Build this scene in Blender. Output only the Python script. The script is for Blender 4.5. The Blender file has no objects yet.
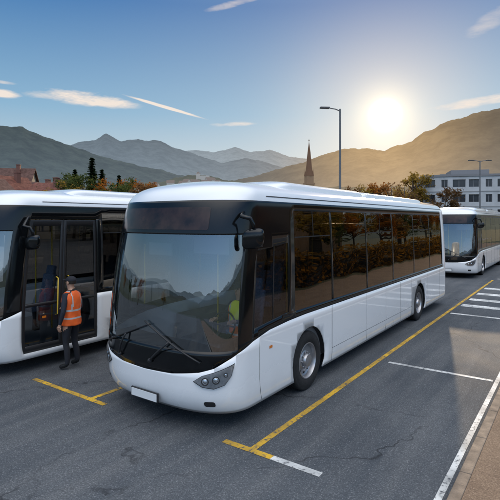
import bpy, bmesh, math, random
import numpy as np
from mathutils import Vector, Matrix, noise as mnoise
random.seed(7)
R=math.radians
scene=bpy.context.scene
COL=scene.collection
# ---------------------------------------------------------------- camera frame
FPX=462.0; CAM=Vector((4.94,-4.46,2.85)); HEAD=R(35.4)
FW=Vector((-math.sin(HEAD),math.cos(HEAD),0)); RT=Vector((math.cos(HEAD),math.sin(HEAD),0))
def at(px,depth,z=0.0):
    p=CAM+FW*depth+RT*((px-250)/FPX*depth); return Vector((p.x,p.y,z))
def dirpx(px,py):
    return (FW+RT*((px-250)/FPX)+Vector((0,0,1))*((220-py)/FPX)).normalized()
SUN=dirpx(385,115)
SAZ,SEL=R(-14),R(15.5)
SUNL=Vector((math.sin(SAZ)*math.cos(SEL),math.cos(SAZ)*math.cos(SEL),math.sin(SEL)))

# ---------------------------------------------------------------- materials
class NT:
    def __init__(s,nt): s.nt=nt; s.n=nt.nodes; s.l=nt.links
    def node(s,t,**k):
        n=s.n.new(t)
        for a,b in k.items(): setattr(n,a,b)
        return n
    def put(s,sock,v):
        if isinstance(v,bpy.types.NodeSocket): s.l.new(v,sock)
        elif v is not None: sock.default_value=v
    def math(s,op,a,b=None,c=None,clamp=False):
        n=s.node('ShaderNodeMath',operation=op,use_clamp=clamp)
        s.put(n.inputs[0],a); s.put(n.inputs[1],b); s.put(n.inputs[2],c); return n.outputs[0]
    def vmath(s,op,a,b=None,scale=None):
        n=s.node('ShaderNodeVectorMath',operation=op)
        s.put(n.inputs[0],a); s.put(n.inputs[1],b)
        if scale is not None: s.put(n.inputs['Scale'],scale)
        return n.outputs['Value'] if op in('DOT_PRODUCT','LENGTH','DISTANCE') else n.outputs[0]
    def mix(s,f,a,b,mode='MIX'):
        n=s.node('ShaderNodeMix',data_type='RGBA',blend_type=mode)
        s.put(n.inputs[0],f); s.put(n.inputs[6],a); s.put(n.inputs[7],b); return n.outputs[2]
    def noise(s,vec,scale,detail=4,rough=.5,col=False):
        n=s.node('ShaderNodeTexNoise'); s.put(n.inputs['Vector'],vec)
        n.inputs['Scale'].default_value=scale; n.inputs['Detail'].default_value=detail; n.inputs['Roughness'].default_value=rough
        return n.outputs[1 if col else 0]
    def ramp(s,f,lo,hi,a=0.0,b=1.0,smooth=False):
        n=s.node('ShaderNodeMapRange')
        if smooth: n.interpolation_type='SMOOTHSTEP'
        s.put(n.inputs[0],f); n.inputs[1].default_value=lo; n.inputs[2].default_value=hi
        n.inputs[3].default_value=a; n.inputs[4].default_value=b; return n.outputs[0]
def c4(c): return (c[0],c[1],c[2],1.0)
MATS={}
def newmat(name):
    m=bpy.data.materials.new(name); m.use_nodes=True
    t=NT(m.node_tree); t.n.clear()
    out=t.node('ShaderNodeOutputMaterial'); return m,t,out
def M(name,col,rough=.5,metal=0,coat=0,var=0.0,vs=3.0,bump=0.0,bs=40,col2=None,emis=None,es=0,spec=None):
    if name in MATS: return MATS[name]
    m,t,out=newmat(name)
    b=t.node('ShaderNodeBsdfPrincipled'); t.l.new(b.outputs[0],out.inputs[0])
    b.inputs['Roughness'].default_value=rough; b.inputs['Metallic'].default_value=metal
    b.inputs['Coat Weight'].default_value=coat; b.inputs['Coat Roughness'].default_value=.04
    if spec is not None: b.inputs['Specular IOR Level'].default_value=spec
    if emis: b.inputs['Emission Color'].default_value=c4(emis); b.inputs['Emission Strength'].default_value=es
    tc=t.node('ShaderNodeTexCoord').outputs['Object']
    if var>0 or col2:
        f=t.noise(tc,vs,3,.6); f=t.ramp(f,.3,.7)
        c2=col2 if col2 else tuple(x*(1-var) for x in col)
        t.put(b.inputs['Base Color'],t.mix(f,c4(c2),c4(col)))
        t.put(b.inputs['Roughness'],t.ramp(f,0,1,min(1,rough*1.25),rough))
    else: b.inputs['Base Color'].default_value=c4(col)
    if bump>0:
        bn=t.node('ShaderNodeBump'); bn.inputs['Strength'].default_value=bump; bn.inputs['Distance'].default_value=.02
        t.put(bn.inputs['Height'],t.noise(tc,bs,2)); t.put(b.inputs['Normal'],bn.outputs[0])
    MATS[name]=m; return m
def glass(name,tint,refl=.12,rough=.0,boost=1.0,gcol=(1,1,1)):
    m,t,out=newmat(name)
    tr=t.node('ShaderNodeBsdfTransparent'); tr.inputs[0].default_value=c4(tint)
    gl=t.node('ShaderNodeBsdfGlossy'); gl.inputs['Color'].default_value=c4(gcol); gl.inputs['Roughness'].default_value=rough
    fr=t.node('ShaderNodeFresnel'); fr.inputs[0].default_value=1.5
    f=t.math('MULTIPLY_ADD',fr.outputs[0],boost,refl,clamp=True)
    mx=t.node('ShaderNodeMixShader'); t.put(mx.inputs[0],f); t.l.new(tr.outputs[0],mx.inputs[1]); t.l.new(gl.outputs[0],mx.inputs[2])
    t.l.new(mx.outputs[0],out.inputs[0])
    tc=t.node('ShaderNodeTexCoord').outputs['Object']
    bn=t.node('ShaderNodeBump'); bn.inputs['Strength'].default_value=.14; bn.inputs['Distance'].default_value=.05
    t.put(bn.inputs['Height'],t.noise(tc,1.3,0)); t.put(gl.inputs['Normal'],bn.outputs[0])
    MATS[name]=m; return m

def bus_paint():
    m,t,out=newmat('white_bus_paint'); b=t.node('ShaderNodeBsdfPrincipled'); t.l.new(b.outputs[0],out.inputs[0])
    tc=t.node('ShaderNodeTexCoord').outputs['Object']; z=t.node('ShaderNodeSeparateXYZ'); t.put(z.inputs[0],tc)
    n=t.noise(tc,2.6,4,.65)
    dirt=t.math('MULTIPLY',t.ramp(z.outputs[2],.22,.85,1,0),t.ramp(n,.35,.75,.1,.75))
    c=t.mix(t.math('MULTIPLY',dirt,.4),(.88,.89,.90,1),(.42,.40,.38,1))
    t.put(b.inputs['Base Color'],c); t.put(b.inputs['Roughness'],t.ramp(dirt,0,.6,.22,.5))
    b.inputs['Coat Weight'].default_value=1.0; b.inputs['Coat Roughness'].default_value=.03; b.inputs['Coat IOR'].default_value=1.6; return m
WHITE=bus_paint()
BLACK=M('gloss_black_panel',(.005,.006,.007),.10,0,0,spec=.45)
SATIN=M('satin_black_plastic',(.018,.018,.02),.45)
RUBBER=M('tyre_rubber',(.018,.018,.019),.75,bump=.2,bs=90,var=.3,vs=9)
ALU=M('wheel_alloy',(.5,.5,.52),.32,.85,var=.25,vs=8)
DARKM=M('dark_metal',(.03,.03,.032),.5,.5)
SEAM=M('panel_gap',(.05,.052,.056),.6)
GLASS_W=glass('windshield_glass',(.80,.86,.88),.17,boost=1.2,gcol=(.88,.96,1))
GLASS_S=glass('tinted_side_glass',(.22,.205,.19),.06,boost=1.15,gcol=(1,.93,.82))
GLASS_D=glass('door_glass',(.62,.65,.67),.04)
GLASS_C=glass('driver_window_glass',(.75,.78,.80),.02,boost=.8)
LENS=glass('headlight_lens',(.9,.93,.95),.10)
SEATC=M('seat_fabric',(.12,.16,.24),.85,var=.4,vs=30)
INTER=M('interior_trim',(.45,.45,.46),.6,var=.2)
FLOORI=M('interior_floor',(.16,.16,.165),.7)
LAMPB=M('headlight_reflector',(.72,.74,.77),.18,.7,var=.45,vs=14)
LAMPE=M('headlight_bulb',(.85,.87,.9),.08,.9)
PLATE=M('number_plate_face',(.75,.76,.76),.4)
ORANGEL=M('amber_lens',(.7,.2,.02),.2,coat=.5)
DISPLAY=M('display_glass',(.05,.026,.018),.10,0,0,var=.8,vs=5)

# ---------------------------------------------------------------- mesh helpers
def mobj(name,verts,faces,mats,parent=None,midx=None,smooth=True,loc=None):
    me=bpy.data.meshes.new(name); me.from_pydata([tuple(v) for v in verts],[],faces)
    for m in (mats if isinstance(mats,(list,tuple)) else [mats]): me.materials.append(m)
    if midx is not None: me.polygons.foreach_set('material_index',midx)
    me.polygons.foreach_set('use_smooth',[smooth]*len(me.polygons)); me.update()
    o=bpy.data.objects.new(name,me); COL.objects.link(o)
    if parent: o.parent=parent
    if loc is not None: o.location=loc
    return o
def empty(name,loc,label,cat,rot=0,group=None,scale=1):
    e=bpy.data.objects.new(name,None); COL.objects.link(e); e.location=loc; e.rotation_euler=(0,0,rot)
    e.empty_display_size=.3; e["label"]=label; e["category"]=cat; e.scale=(scale,)*3
    if group: e["group"]=group
    return e
class MB:  # mesh builder
    def __init__(s): s.v=[];s.f=[];s.m=[]
    def add(s,vs,fs,mi=0):
        o=len(s.v); s.v+= [Vector(v) for v in vs]; s.f+=[tuple(i+o for i in f) for f in fs]; s.m+=[mi]*len(fs)
    def box(s,a,b,mi=0,bev=0,mat=None,seg=3):
        bm=bmesh.new(); bmesh.ops.create_cube(bm,size=1)
        for v in bm.verts:
            v.co=Vector(((a[i]+b[i])/2+v.co[i]*(b[i]-a[i]) for i in range(3)))
        if bev: bmesh.ops.bevel(bm,geom=bm.edges[:],offset=bev,segments=seg,affect='EDGES',profile=.6)
        s.bm(bm,mi,mat)
    def bm(s,bm,mi=0,mat=None):
        bm.verts.index_update()
        s.add([ (mat@v.co if mat else v.co.copy()) for v in bm.verts],[tuple(v.index for v in f.verts) for f in bm.faces],mi); bm.free()
    def sphere(s,c,r,mi=0,seg=16,mat=None):
        bm=bmesh.new(); bmesh.ops.create_uvsphere(bm,u_segments=seg,v_segments=seg//2+2,radius=1)
        rr=r if hasattr(r,'__len__') else (r,r,r)
        for v in bm.verts: v.co=Vector((v.co[i]*rr[i]+c[i] for i in range(3)))
        s.bm(bm,mi,mat)
    def tube(s,pts,rad,mi=0,seg=8,cap=True):
        pts=[Vector(p) for p in pts]; n=len(pts); rs=rad if hasattr(rad,'__len__') else [rad]*n
        vs=[];fs=[]; ref=Vector((0,0,1))
        for i,p in enumerate(pts):
            d=(pts[min(i+1,n-1)]-pts[max(i-1,0)]).normalized()
            rf=ref if abs(d.dot(ref))<.95 else Vector((1,0,0))
            a=d.cross(rf).normalized(); b=d.cross(a).normalized()
            for k in range(seg):
                t=2*math.pi*k/seg; vs.append(p+a*math.cos(t)*rs[i]+b*math.sin(t)*rs[i])
        for i in range(n-1):
            for k in range(seg):
                k2=(k+1)%seg; fs.append((i*seg+k,i*seg+k2,(i+1)*seg+k2,(i+1)*seg+k))
        if cap: fs.append(tuple(range(seg))[::-1]); fs.append(tuple((n-1)*seg+k for k in range(seg)))
        s.add(vs,fs,mi)
    def lathe(s,prof,mi=0,seg=40,axis='X',c=(0,0,0)):
        vs=[];fs=[];n=len(prof)
        for k in range(seg):
            t=2*math.pi*k/seg
            for r,h in prof:
                if axis=='X': vs.append(Vector((h,r*math.cos(t),r*math.sin(t)))+Vector(c))
                else: vs.append(Vector((r*math.cos(t),r*math.sin(t),h))+Vector(c))
        for k in range(seg):
            k2=(k+1)%seg
            for i in range(n-1): fs.append((k*n+i,k*n+i+1,k2*n+i+1,k2*n+i))
        s.add(vs,fs,mi)
    def obj(s,name,mats,parent=None,smooth=True,loc=None,fixn=True,auto=None):
        o=mobj(name,s.v,s.f,mats,parent,s.m,smooth,loc)
        if fixn:
            bm=bmesh.new(); bm.from_mesh(o.data); bmesh.ops.recalc_face_normals(bm,faces=bm.faces[:])
            if auto:
                for e in bm.edges:
                    if len(e.link_faces)==2 and e.calc_face_angle(0)>auto: e.smooth=False
            bm.to_mesh(o.data); bm.free()
        return o

# ---------------------------------------------------------------- bus surface
HW=1.30; FD=.75; RD=.35; LEN=12.4
def quarter(depth,n,N=400):
    t=np.linspace(0,math.pi/2,N); x=HW*np.sin(t)**(2/n); y=depth*(1-np.cos(t)**(2/n))
    s=np.concatenate([[0],np.cumsum(np.hypot(np.diff(x),np.diff(y)))]); return s,x,y
FS,FX,FY=quarter(FD,2.75); RS,RX,RY=quarter(RD,3.2)
LF=FS[-1]; LR=RS[-1]; LSIDE=LEN-FD-RD; LT=LF+LSIDE+LR
def uf(x): return float(np.interp(x,FX,FS))
def us(y): return LF+(y-FD)
def plan(u):
    s=1 if u>=0 else -1; a=abs(u)
    if a<=LF: return s*float(np.interp(a,FS,FX)),float(np.interp(a,FS,FY))
    if a<=LF+LSIDE: return s*HW,FD+a-LF
    r=LT-a; return s*float(np.interp(r,RS,RX)),LEN-float(np.interp(r,RS,RY))
PV=np.array([.16,.22,.32,.45,.6,1.0,1.3,2.0,2.6,3.0,3.08,3.16,3.25,3.36,3.5,3.7,3.95,4.2,4.4])
PZ=np.array([.20,.26,.35,.47,.61,1.0,1.3,2.03,2.67,3.10,3.175,3.24,3.30,3.355,3.40,3.44,3.465,3.478,3.482])
PX=np.array([.965,.98,.993,1,1,1,1,.99,.97,.945,.93,.905,.865,.79,.68,.5,.28,.1,.0])
PF=np.array([.22,.15,.07,.02,0,0,.015,.10,.22,.34,.38,.43,.5,.6,.75,.95,1.12,1.25,1.35])
def herm(x,xs,ys):
    i=int(np.clip(np.searchsorted(xs,x)-1,0,len(xs)-2)); h=xs[i+1]-xs[i]; t=(x-xs[i])/h
    def m(j):
        if j==0: return (ys[1]-ys[0])/(xs[1]-xs[0])
        if j==len(xs)-1: return (ys[-1]-ys[-2])/(xs[-1]-xs[-2])
        d0=(ys[j]-ys[j-1])/(xs[j]-xs[j-1]); d1=(ys[j+1]-ys[j])/(xs[j+1]-xs[j])
        return 0 if d0*d1<=0 else 2*d0*d1/(d0+d1)
    return (2*t**3-3*t*t+1)*ys[i]+(t**3-2*t*t+t)*h*m(i)+(-2*t**3+3*t*t)*ys[i+1]+(t**3-t*t)*h*m(i+1)
def sstep(t): t=min(1,max(0,t)); return t*t*(3-2*t)
def surf0(u,v):
    x,y=plan(u); z=herm(v,PV,PZ); sx=herm(v,PV,PX); df=herm(v,PV,PF)
    y2=y+df*(1-sstep(y/2.6))-df*.5*(1-sstep((LEN-y)/2.0))
    return Vector((x*sx,y2,z))
def S(u,v,off=0.0):
    p=surf0(u,v)
    if off==0: return p
    e=.004; a=surf0(u+e,v)-surf0(u-e,v); v0=max(.161,v-e); v1=min(4.39,v+e); b=surf0(u,v1)-surf0(u,v0)
    n=a.cross(b)
    if n.length<1e-12: return p
    n.normalize(); c=Vector((0,min(max(p.y,2),10.5),1.7))
    if n.dot(p-c)<0: n=-n
    return p+n*off
UC=[i*.075 for i in range(0,int(LF/.075)+5)]; UC+= [us(y) for y in np.arange(1.2,3.2,.2)]+[us(y) for y in np.arange(3.2,11.9,.5)]+[LT-i*.06 for i in range(1,int(LR/.06)+2)]
UCUTS=sorted(set([round(c,4) for c in UC]+[round(-c,4) for c in UC]))
VCUTS=[.22,.28,.34,.42,.5,.6,.75,.9,1.05,1.2,1.4,1.6,1.8,2.0,2.2,2.4,2.6,2.75,2.9,3.0,3.04,3.08,3.12,3.16,3.2,3.25,3.3,3.36,3.42,3.5,3.6,3.7,3.8,3.95,4.1,4.2,4.3]
def patch(name,polys,mats,parent,solid=0.0,smooth=True):
    V=[];Fc=[];MI=[]
    for poly,off,mi in polys:
        bm=bmesh.new(); vs=[bm.verts.new((p[0],p[1],0)) for p in poly]; f=bm.faces.new(vs)
        f.normal_update()
        if f.normal.z<0: f.normal_flip()
        us_=[p[0] for p in poly]; vv=[p[1] for p in poly]
        for c in UCUTS:
            if min(us_)+1e-4<c<max(us_)-1e-4:
                bmesh.ops.bisect_plane(bm,geom=bm.verts[:]+bm.edges[:]+bm.faces[:],dist=1e-5,plane_co=(c,0,0),plane_no=(1,0,0))
        for c in VCUTS:
            if min(vv)+1e-4<c<max(vv)-1e-4:
                bmesh.ops.bisect_plane(bm,geom=bm.verts[:]+bm.edges[:]+bm.faces[:],dist=1e-5,plane_co=(0,c,0),plane_no=(0,1,0))
        ng=[f for f in bm.faces if len(f.verts)>4]
        if ng: bmesh.ops.triangulate(bm,faces=ng)
        bm.verts.index_update(); o=len(V)
        V+=[S(v.co.x,v.co.y,off) for v in bm.verts]
        for f in bm.faces: Fc.append(tuple(v.index+o for v in f.verts)); MI.append(mi)
        bm.free()
    ob=mobj(name,V,Fc,mats,parent,MI,smooth)
    bm=bmesh.new(); bm.from_mesh(ob.data); bmesh.ops.remove_doubles(bm,verts=bm.verts[:],dist=.0012)
    bmesh.ops.dissolve_degenerate(bm,edges=bm.edges[:],dist=1e-5)
    bm.to_mesh(ob.data); bm.free()
    if solid:
        md=ob.modifiers.new('sol','SOLIDIFY'); md.thickness=solid; md.offset=-1
    return ob
def rect(u0,u1,v0,v1): return [(u0,v0),(u1,v0),(u1,v1),(u0,v1)]
def rrect(u0,u1,v0,v1,r=.06,n=4):
    pts=[]
    for cx,cy,a0 in((u1-r,v0+r,-90),(u1-r,v1-r,0),(u0+r,v1-r,90),(u0+r,v0+r,180)):
        for k in range(n+1):
            a=R(a0+90*k/n); pts.append((cx+r*math.cos(a),cy+r*math.sin(a)))
    return pts
def mir(poly,s): return poly if s>0 else [(-p[0],p[1]) for p in poly][::-1]
UA=LF-.27
TK=[(0,.76),(uf(.5),.78),(uf(.9),.84),(uf(1.08),.90),(uf(1.19),.985),(UA,1.07),(us(.78),1.17),(us(1.2),1.25),(us(1.75),1.285),(us(2.3),1.30)]
def tz(u): return float(np.interp(u,[k[0] for k in TK],[k[1] for k in TK]))
def tline(u0,u1): return [(u0,tz(u0))]+[k for k in TK if u0+1e-6<k[0]<u1-1e-6]+[(u1,tz(u1))]

wheel_cache={}
def wheel(parent,x,y):
    s=1 if x>0 else -1
    w=bpy.data.objects.new('wheel',None); COL.objects.link(w); w.parent=parent; w.location=(x,y,.49); w.empty_display_size=.2
    if s<0: w.rotation_euler=(0,0,math.pi)
    key='w'
    if key not in wheel_cache:
        b=MB(); prof=[(.30,-.15),(.40,-.15),(.455,-.145),(.48,-.125),(.49,-.10)]
        for gx in(-.06,0,.06): prof+= [(.49,gx-.012),(.478,gx-.008),(.478,gx+.008),(.49,gx+.012)]
        prof+=[(.49,.10),(.48,.125),(.455,.142),(.44,.14),(.43,.146),(.38,.15),(.31,.14),(.295,.12)]
        b.lathe(prof,0,48); t=b.obj('tyre',[RUBBER],w,auto=R(50))
        b=MB(); b.lathe([(.30,.118),(.30,.135),(.285,.14),(.275,.125),(.262,.06),(.235,.045),(.16,.075),(.15,.085),(.12,.09),(.115,.13),(.10,.15),(.05,.158),(.001,.16)],0,48)
        for k in range(10):
            a=2*math.pi*k/10; c=(0,.137*math.cos(a),.137*math.sin(a))
            b.lathe([(.013,.08),(.013,.112),(.006,.118),(.001,.118)],0,8,c=c)
            a+=math.pi/10; c=(.052,.205*math.cos(a),.205*math.sin(a))
            b.sphere(c,(.02,.026,.026),1,10)
        r=b.obj('rim',[ALU,DARKM],w,auto=R(40)); wheel_cache[key]=(t.data,r.data)
    else:
        for nm,d in zip(('tyre','rim'),wheel_cache[key]):
            o=bpy.data.objects.new(nm,d); COL.objects.link(o); o.parent=w
    return w
seat_mesh=None
def dome(b,hw,y0,y1,z0,h,mi=0,ramp=.5):
    vs=[];fs=[];K=18; ys=list(np.concatenate([y0+ramp*np.linspace(0,1,9)**1.5,np.linspace(y0+ramp+.3,y1-ramp-.3,6),y1-ramp*np.linspace(1,0,9)**1.5]))
    for y in ys:
        e=min(1,max(0,(y-y0)/ramp))*1.0; e=min(e,max(0,(y1-y)/ramp)); e=math.sin(min(1,e)*math.pi/2)**.6 if e>0 else 0
        for k in range(K+1):
            a=math.pi*k/K; cx=math.cos(a); sx=math.sin(a)
            vs.append((hw*(.8+.2*e)*math.copysign(abs(cx)**.45,cx),y,z0+h*e*abs(sx)**.45))
    for i in range(len(ys)-1):
        for k in range(K): fs.append((i*(K+1)+k,i*(K+1)+k+1,(i+1)*(K+1)+k+1,(i+1)*(K+1)+k))
    b.add(vs,fs,mi)
def build_bus(loc,label,fw=2.45,rw=9.05,door_side=False,rows_n=9,mo=(0,0,0)):
    root=empty('bus',loc,label,'bus',group='buses parked in the bays')
    UD0,UD1=us(.80),us(1.75)
    polysW=[];polysB=[]
    def arch(y):
        pts=[];c=(us(y),.49);r=.575
        a0=math.asin((.49-.22)/r)
        for k in range(17):
            a=math.pi+a0-(math.pi+2*a0)*k/16; pts.append((c[0]+r*math.cos(a),c[1]+r*math.sin(a)))
        return pts
    for s in(1,-1):
        isdoor=door_side and s>0
        if isdoor:
            d0,d1=us(.80),us(2.45)
            polysW.append((mir([(0,.22),(d0,.22)]+tline(0,d0)[::-1],s),0,0))
            polysW.append((mir(rect(d0,d1,.22,.34),s),0,0))
            polysW.append((mir([(d1,.22)]+arch(fw)+arch(rw)+[(LT,.22),(LT,1.3),(d1,1.3)],s),0,0))
        else:
            polysW.append((mir([(0,.22)]+arch(fw)+arch(rw)+[(LT,.22),(LT,1.3)]+tline(0,us(2.3))[::-1],s),0,0))
        polysW.append((mir(rect(us(11.75),LT,1.3,3.03),s),0,0))
        for y in ([fw+.85,5.0,6.2,7.3,rw-.8,rw+.75,11.3]):
            polysW.append((mir(rect(us(y),us(y)+.008,.24,1.29),s),.002,1))
        polysW.append((mir(rect(us(fw+.86),us(rw-.8),.50,.506),s),.002,1))
        if not isdoor: polysW.append((mir(rect(us(.95),us(.957),.24,1.19),s),.002,1))
        polysB.append((mir([(0,.76)]+tline(0,UA)[1:]+[(UA,1.12),(0,1.12)],s),0,0))
        polysB.append((mir(rect(0,UA,2.58,3.03),s),0,0))
        endp=us(.80)
        polysB.append((mir(tline(UA,endp)+[(endp,3.03),(UA,3.03)],s),0,0))
        if isdoor:
            polysB.append((mir(rect(d0,us(2.6),2.78,3.03),s),0,0))
            polysB.append((mir(rect(d1,us(2.6),1.3,2.78),s),0,0))
            wins=[(2.6,4.3),(4.42,6.1),(6.22,7.9),(8.02,9.7),(9.82,11.5)]; ws=2.6
        else:
            polysB.append((mir(tline(UD0,UD1)+[(UD1,1.42),(UD0,1.34)],s),0,0))
            polysB.append((mir([(UD0,2.36),(UD1,2.44),(UD1,3.03),(UD0,3.03)],s),0,0))
            polysB.append((mir(tline(UD1,us(1.95))+[(us(1.95),3.03),(UD1,3.03)],s),0,0))
            patch('driver_window',[(mir([(UD0,1.34),(UD1,1.42),(UD1,2.44),(UD0,2.36)],s),-.006,0),
                    (mir(rect(us(1.28),us(1.305),1.39,2.40),s),-.002,1)],[GLASS_C,SATIN],root)
            wins=[(1.95,3.3),(3.38,5.0),(5.08,6.7),(6.78,8.45),(8.53,10.1),(10.18,11.6)]; ws=1.95
        polysB.append((mir((tline(us(ws),us(2.3)) if ws<2.3 else [(us(ws),1.3)])+[(us(11.75),1.3),(us(11.75),1.40),(us(ws),1.40)],s),0,0))
        polysB.append((mir(rect(us(ws),us(11.75),2.9,3.03),s),0,0))
        for i,(a,b_) in enumerate(wins):
            nxt=wins[i+1][0] if i+1<len(wins) else 11.75
            polysB.append((mir(rect(us(b_),us(nxt),1.40,2.9),s),-.003,0))
            pl=[(mir(rect(us(a),us(b_),1.40,2.9),s),-.004,0)]
            if i%2==0:
                pl.append((mir(rect(us(a)+.02,us(b_)-.02,2.50,2.518),s),-.001,1)); pl.append((mir(rect(us((a+b_)/2),us((a+b_)/2)+.02,2.52,2.9),s),-.001,1))
            patch('side_window',pl,[GLASS_S,SATIN],root)
    patch('body',polysW,[WHITE,SEAM],root,solid=.02)
    patch('window_surround',polysB,[BLACK],root,solid=.02)
    b=MB(); dome(b,.98,1.9,5.9,3.33,.20); dome(b,.98,5.6,10.6,3.33,.185,0,.35)
    for y in np.arange(6.4,8.6,.22): b.box((.40,y,3.505),(.75,y+.1,3.522),1)
    patch('roof',[(rect(0,LT,3.03,4.4),0,0),(rect(-LT,0,3.03,4.4),0,0)],[WHITE],root)
    patch('roof_rail',[(mir(rect(us(1.0),us(12.0),3.10,3.118),s),.005,0) for s in(1,-1)],[SEAM],root)
    b.obj('roof_fairing',[WHITE,SATIN],root,auto=R(50))
    ws_=patch('windshield',[(rect(-UA,0,1.12,2.58),-.006,0),(rect(0,UA,1.12,2.58),-.006,0),],[GLASS_W],root)
    patch('destination_display',[(rrect(-uf(.90),uf(.90),2.64,2.93,.03),.003,0)],[DISPLAY],root)
    for (u0,v0,u1,v1,bu,bv) in((.0,1.43,uf(.93),.98,.12,.9),(-uf(.86),1.03,.10,1.40,-.55,.88)):
        b=MB(); b.tube([S(u0+(u1-u0)*t,v0+(v1-v0)*t,.035) for t in np.linspace(0,1,14)],.011,0,6)
        b.tube([S(u0+(u1-u0)*t,v0+(v1-v0)*t,.015) for t in np.linspace(0,1,14)],.006,0,5)
        mu,mv=(u0+u1)/2,(v0+v1)/2
        b.tube([S(bu+(mu-bu)*t,bv+(mv-bv)*t,.03+.03*math.sin(t*3.1)) for t in np.linspace(0,1,8)],.014,0,6)
        b.sphere(S(bu,bv,.02),.035,0,10)
        b.obj('wiper',[SATIN],ws_)
    for s in(1,-1):
        sh=[(uf(.84),.72),(uf(.95),.655),(uf(1.08),.635),(uf(1.18),.68),(uf(1.23),.79),(uf(1.25),.94),(uf(1.21),.91),(uf(1.09),.85),(uf(.95),.80)]
        cx=sum(p[0] for p in sh)/len(sh); cy=sum(p[1] for p in sh)/len(sh)
        big=[(cx+(p[0]-cx)*1.05,cy+(p[1]-cy)*1.08) for p in sh]
        h=patch('headlight',[(mir(big,s),.003,0),(mir(sh,s),.006,1)],[SATIN,LAMPB],root)
        b=MB()
        for uu,vv,rr in((uf(.98),.725,.052),(uf(1.10),.745,.052),(uf(1.19),.81,.03)):
            p=S(s*uu,vv,.004); n=(S(s*uu,vv,.1)-p).normalized(); q=n.to_track_quat('Z','Y').to_matrix().to_4x4(); q.translation=p
            bm=bmesh.new(); bmesh.ops.create_uvsphere(bm,u_segments=16,v_segments=10,radius=rr*.78)
            for v in bm.verts: v.co.z*=.5
            b.bm(bm,0,q)
            bm=bmesh.new(); bmesh.ops.create_cone(bm,cap_ends=True,segments=20,radius1=rr,radius2=rr,depth=.012)
            b.bm(bm,1,q)
        b.obj('headlight_bulb',[LAMPE,DARKM],h,auto=R(40))
        patch('headlight_lens',[(mir(sh,s),.030,0)],[LENS],h)
        patch('fog_light',[(mir(rrect(uf(.95),uf(1.08),.36,.44,.03),s),.004,0)],[SATIN],root)
        patch('turn_signal',[(mir(rect(us(1.2),us(1.28),.98,1.02),s),.006,0)],[ORANGEL],root)
    b=MB(); b.box((-.27,-.022,.34),(.27,.004,.47),0,.004); b.box((-.255,-.027,.352),(.255,-.021,.458),1)
    b.obj('number_plate',[SATIN,PLATE],root,auto=R(35))
    mr=bpy.data.objects.new('side_mirror',None); COL.objects.link(mr); mr.parent=root; mo=Vector(mo)
    b=MB(); p0=S(LF-.35+mo.y,2.84+mo.z*.3,-.01)
    b.tube([p0,p0+Vector((.08,-.06,.015)),Vector((1.36,.44,2.90))+mo,Vector((1.45,.51,2.87))+mo,Vector((1.48,.54,2.79))+mo,Vector((1.48,.55,2.72))+mo],[.026,.028,.028,.028,.026,.026],0,12)
    b.obj('mirror_arm',[BLACK],mr)
    mt=Matrix.Translation(Vector((1.46,.56,2.60))+mo)@Matrix.Rotation(R(12),4,'Z')
    b=MB(); bm=bmesh.new(); bmesh.ops.create_uvsphere(bm,u_segments=28,v_segments=18,radius=1)
    for v in bm.verts:
        c=v.co; v.co=Vector((.155*math.copysign(abs(c.x)**.6,c.x),.075*math.copysign(abs(c.y)**.8,c.y),.135*math.copysign(abs(c.z)**.65,c.z)+.03*c.x))
        if v.co.y>.04: v.co.y=.04
    b.bm(bm,0,mt); b.obj('mirror_housing',[BLACK],mr,auto=R(60))
    b=MB(); b.box((-.115,.042,-.10),(.115,.047,.10),0,.002,mt); b.obj('mirror_glass',[M('mirror_silver',(.8,.8,.8),.02,1)],mr)
    for y in(fw,rw):
        for sx in(1,-1):
            wheel(root,sx*1.125,y)
            b=MB(); vs=[];fs=[]
            for k in range(13):
                a=math.pi*k/12
                for xx in(.72,1.27): vs.append((sx*xx,y+.59*math.cos(a),.47+.59*math.sin(a)))
            for k in range(12): fs.append((2*k,2*k+1,2*k+3,2*k+2))
            fs.append(tuple(2*k for k in range(13)))
            b.add(vs,fs,0); b.obj('wheel_arch',[SATIN],root)
        b=MB(); b.tube([(-1,y,.49),(1,y,.49)],.07); b.obj('axle',[DARKM],root)
    b=MB(); b.box((-1.2,.75,.32),(1.2,fw-.65,.42),0); b.box((-1.2,fw+.65,.32),(1.2,rw-.65,.42),0); b.box((-1.2,rw+.65,.32),(1.2,12.1,.42),0); b.box((-.7,fw-.66,.33),(.7,rw+.66,.41),0)
    b.obj('chassis',[SATIN],root,smooth=False)
    b=MB(); b.box((-1.15,.6,.44),(1.15,1.0,.50)); b.box((-1.2,1.0,.44),(1.2,12.0,.52)); b.box((-1.2,fw-.6,.52),(-.7,fw+.6,1.1));b.box((.7,fw-.6,.52),(1.2,fw+.6,1.1))
    b.box((-1.15,11.8,.5),(1.15,11.85,2.9)); b.obj('interior_floor',[FLOORI],root,smooth=False)
    b=MB(); vs=[];N=20
    for k in range(N+1):
        u=-uf(1.1)+2*uf(1.1)*k/N; p=S(u,1.08,-.03); vs+= [p,p+Vector((-p.x*.15,.38,.06)),p+Vector((-p.x*.15,.42,-.3))]
    fs=[]
    for k in range(N):
        for j in(0,1): fs.append((3*k+j,3*k+j+1,3*k+3+j+1,3*k+3+j))
    b.add(vs,fs); b.box((.25,.42,.85),(1.0,.80,1.16),0,.05); b.obj('dashboard',[M('dash_plastic',(.06,.06,.065),.5)],root)
    b=MB()
    pts=[(.65+.21*math.cos(a),.95+.05*math.sin(a),1.28+.20*math.sin(a)) for a in np.linspace(0,2*math.pi,25)]
    b.tube(pts,.014,0,6,cap=False); b.tube([(.65,.95,1.28),(.65,.75,1.1)],.03); b.tube([(.45,.95,1.28),(.85,.95,1.28)],.012)
    b.obj('steering_wheel',[SATIN],root)
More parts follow.
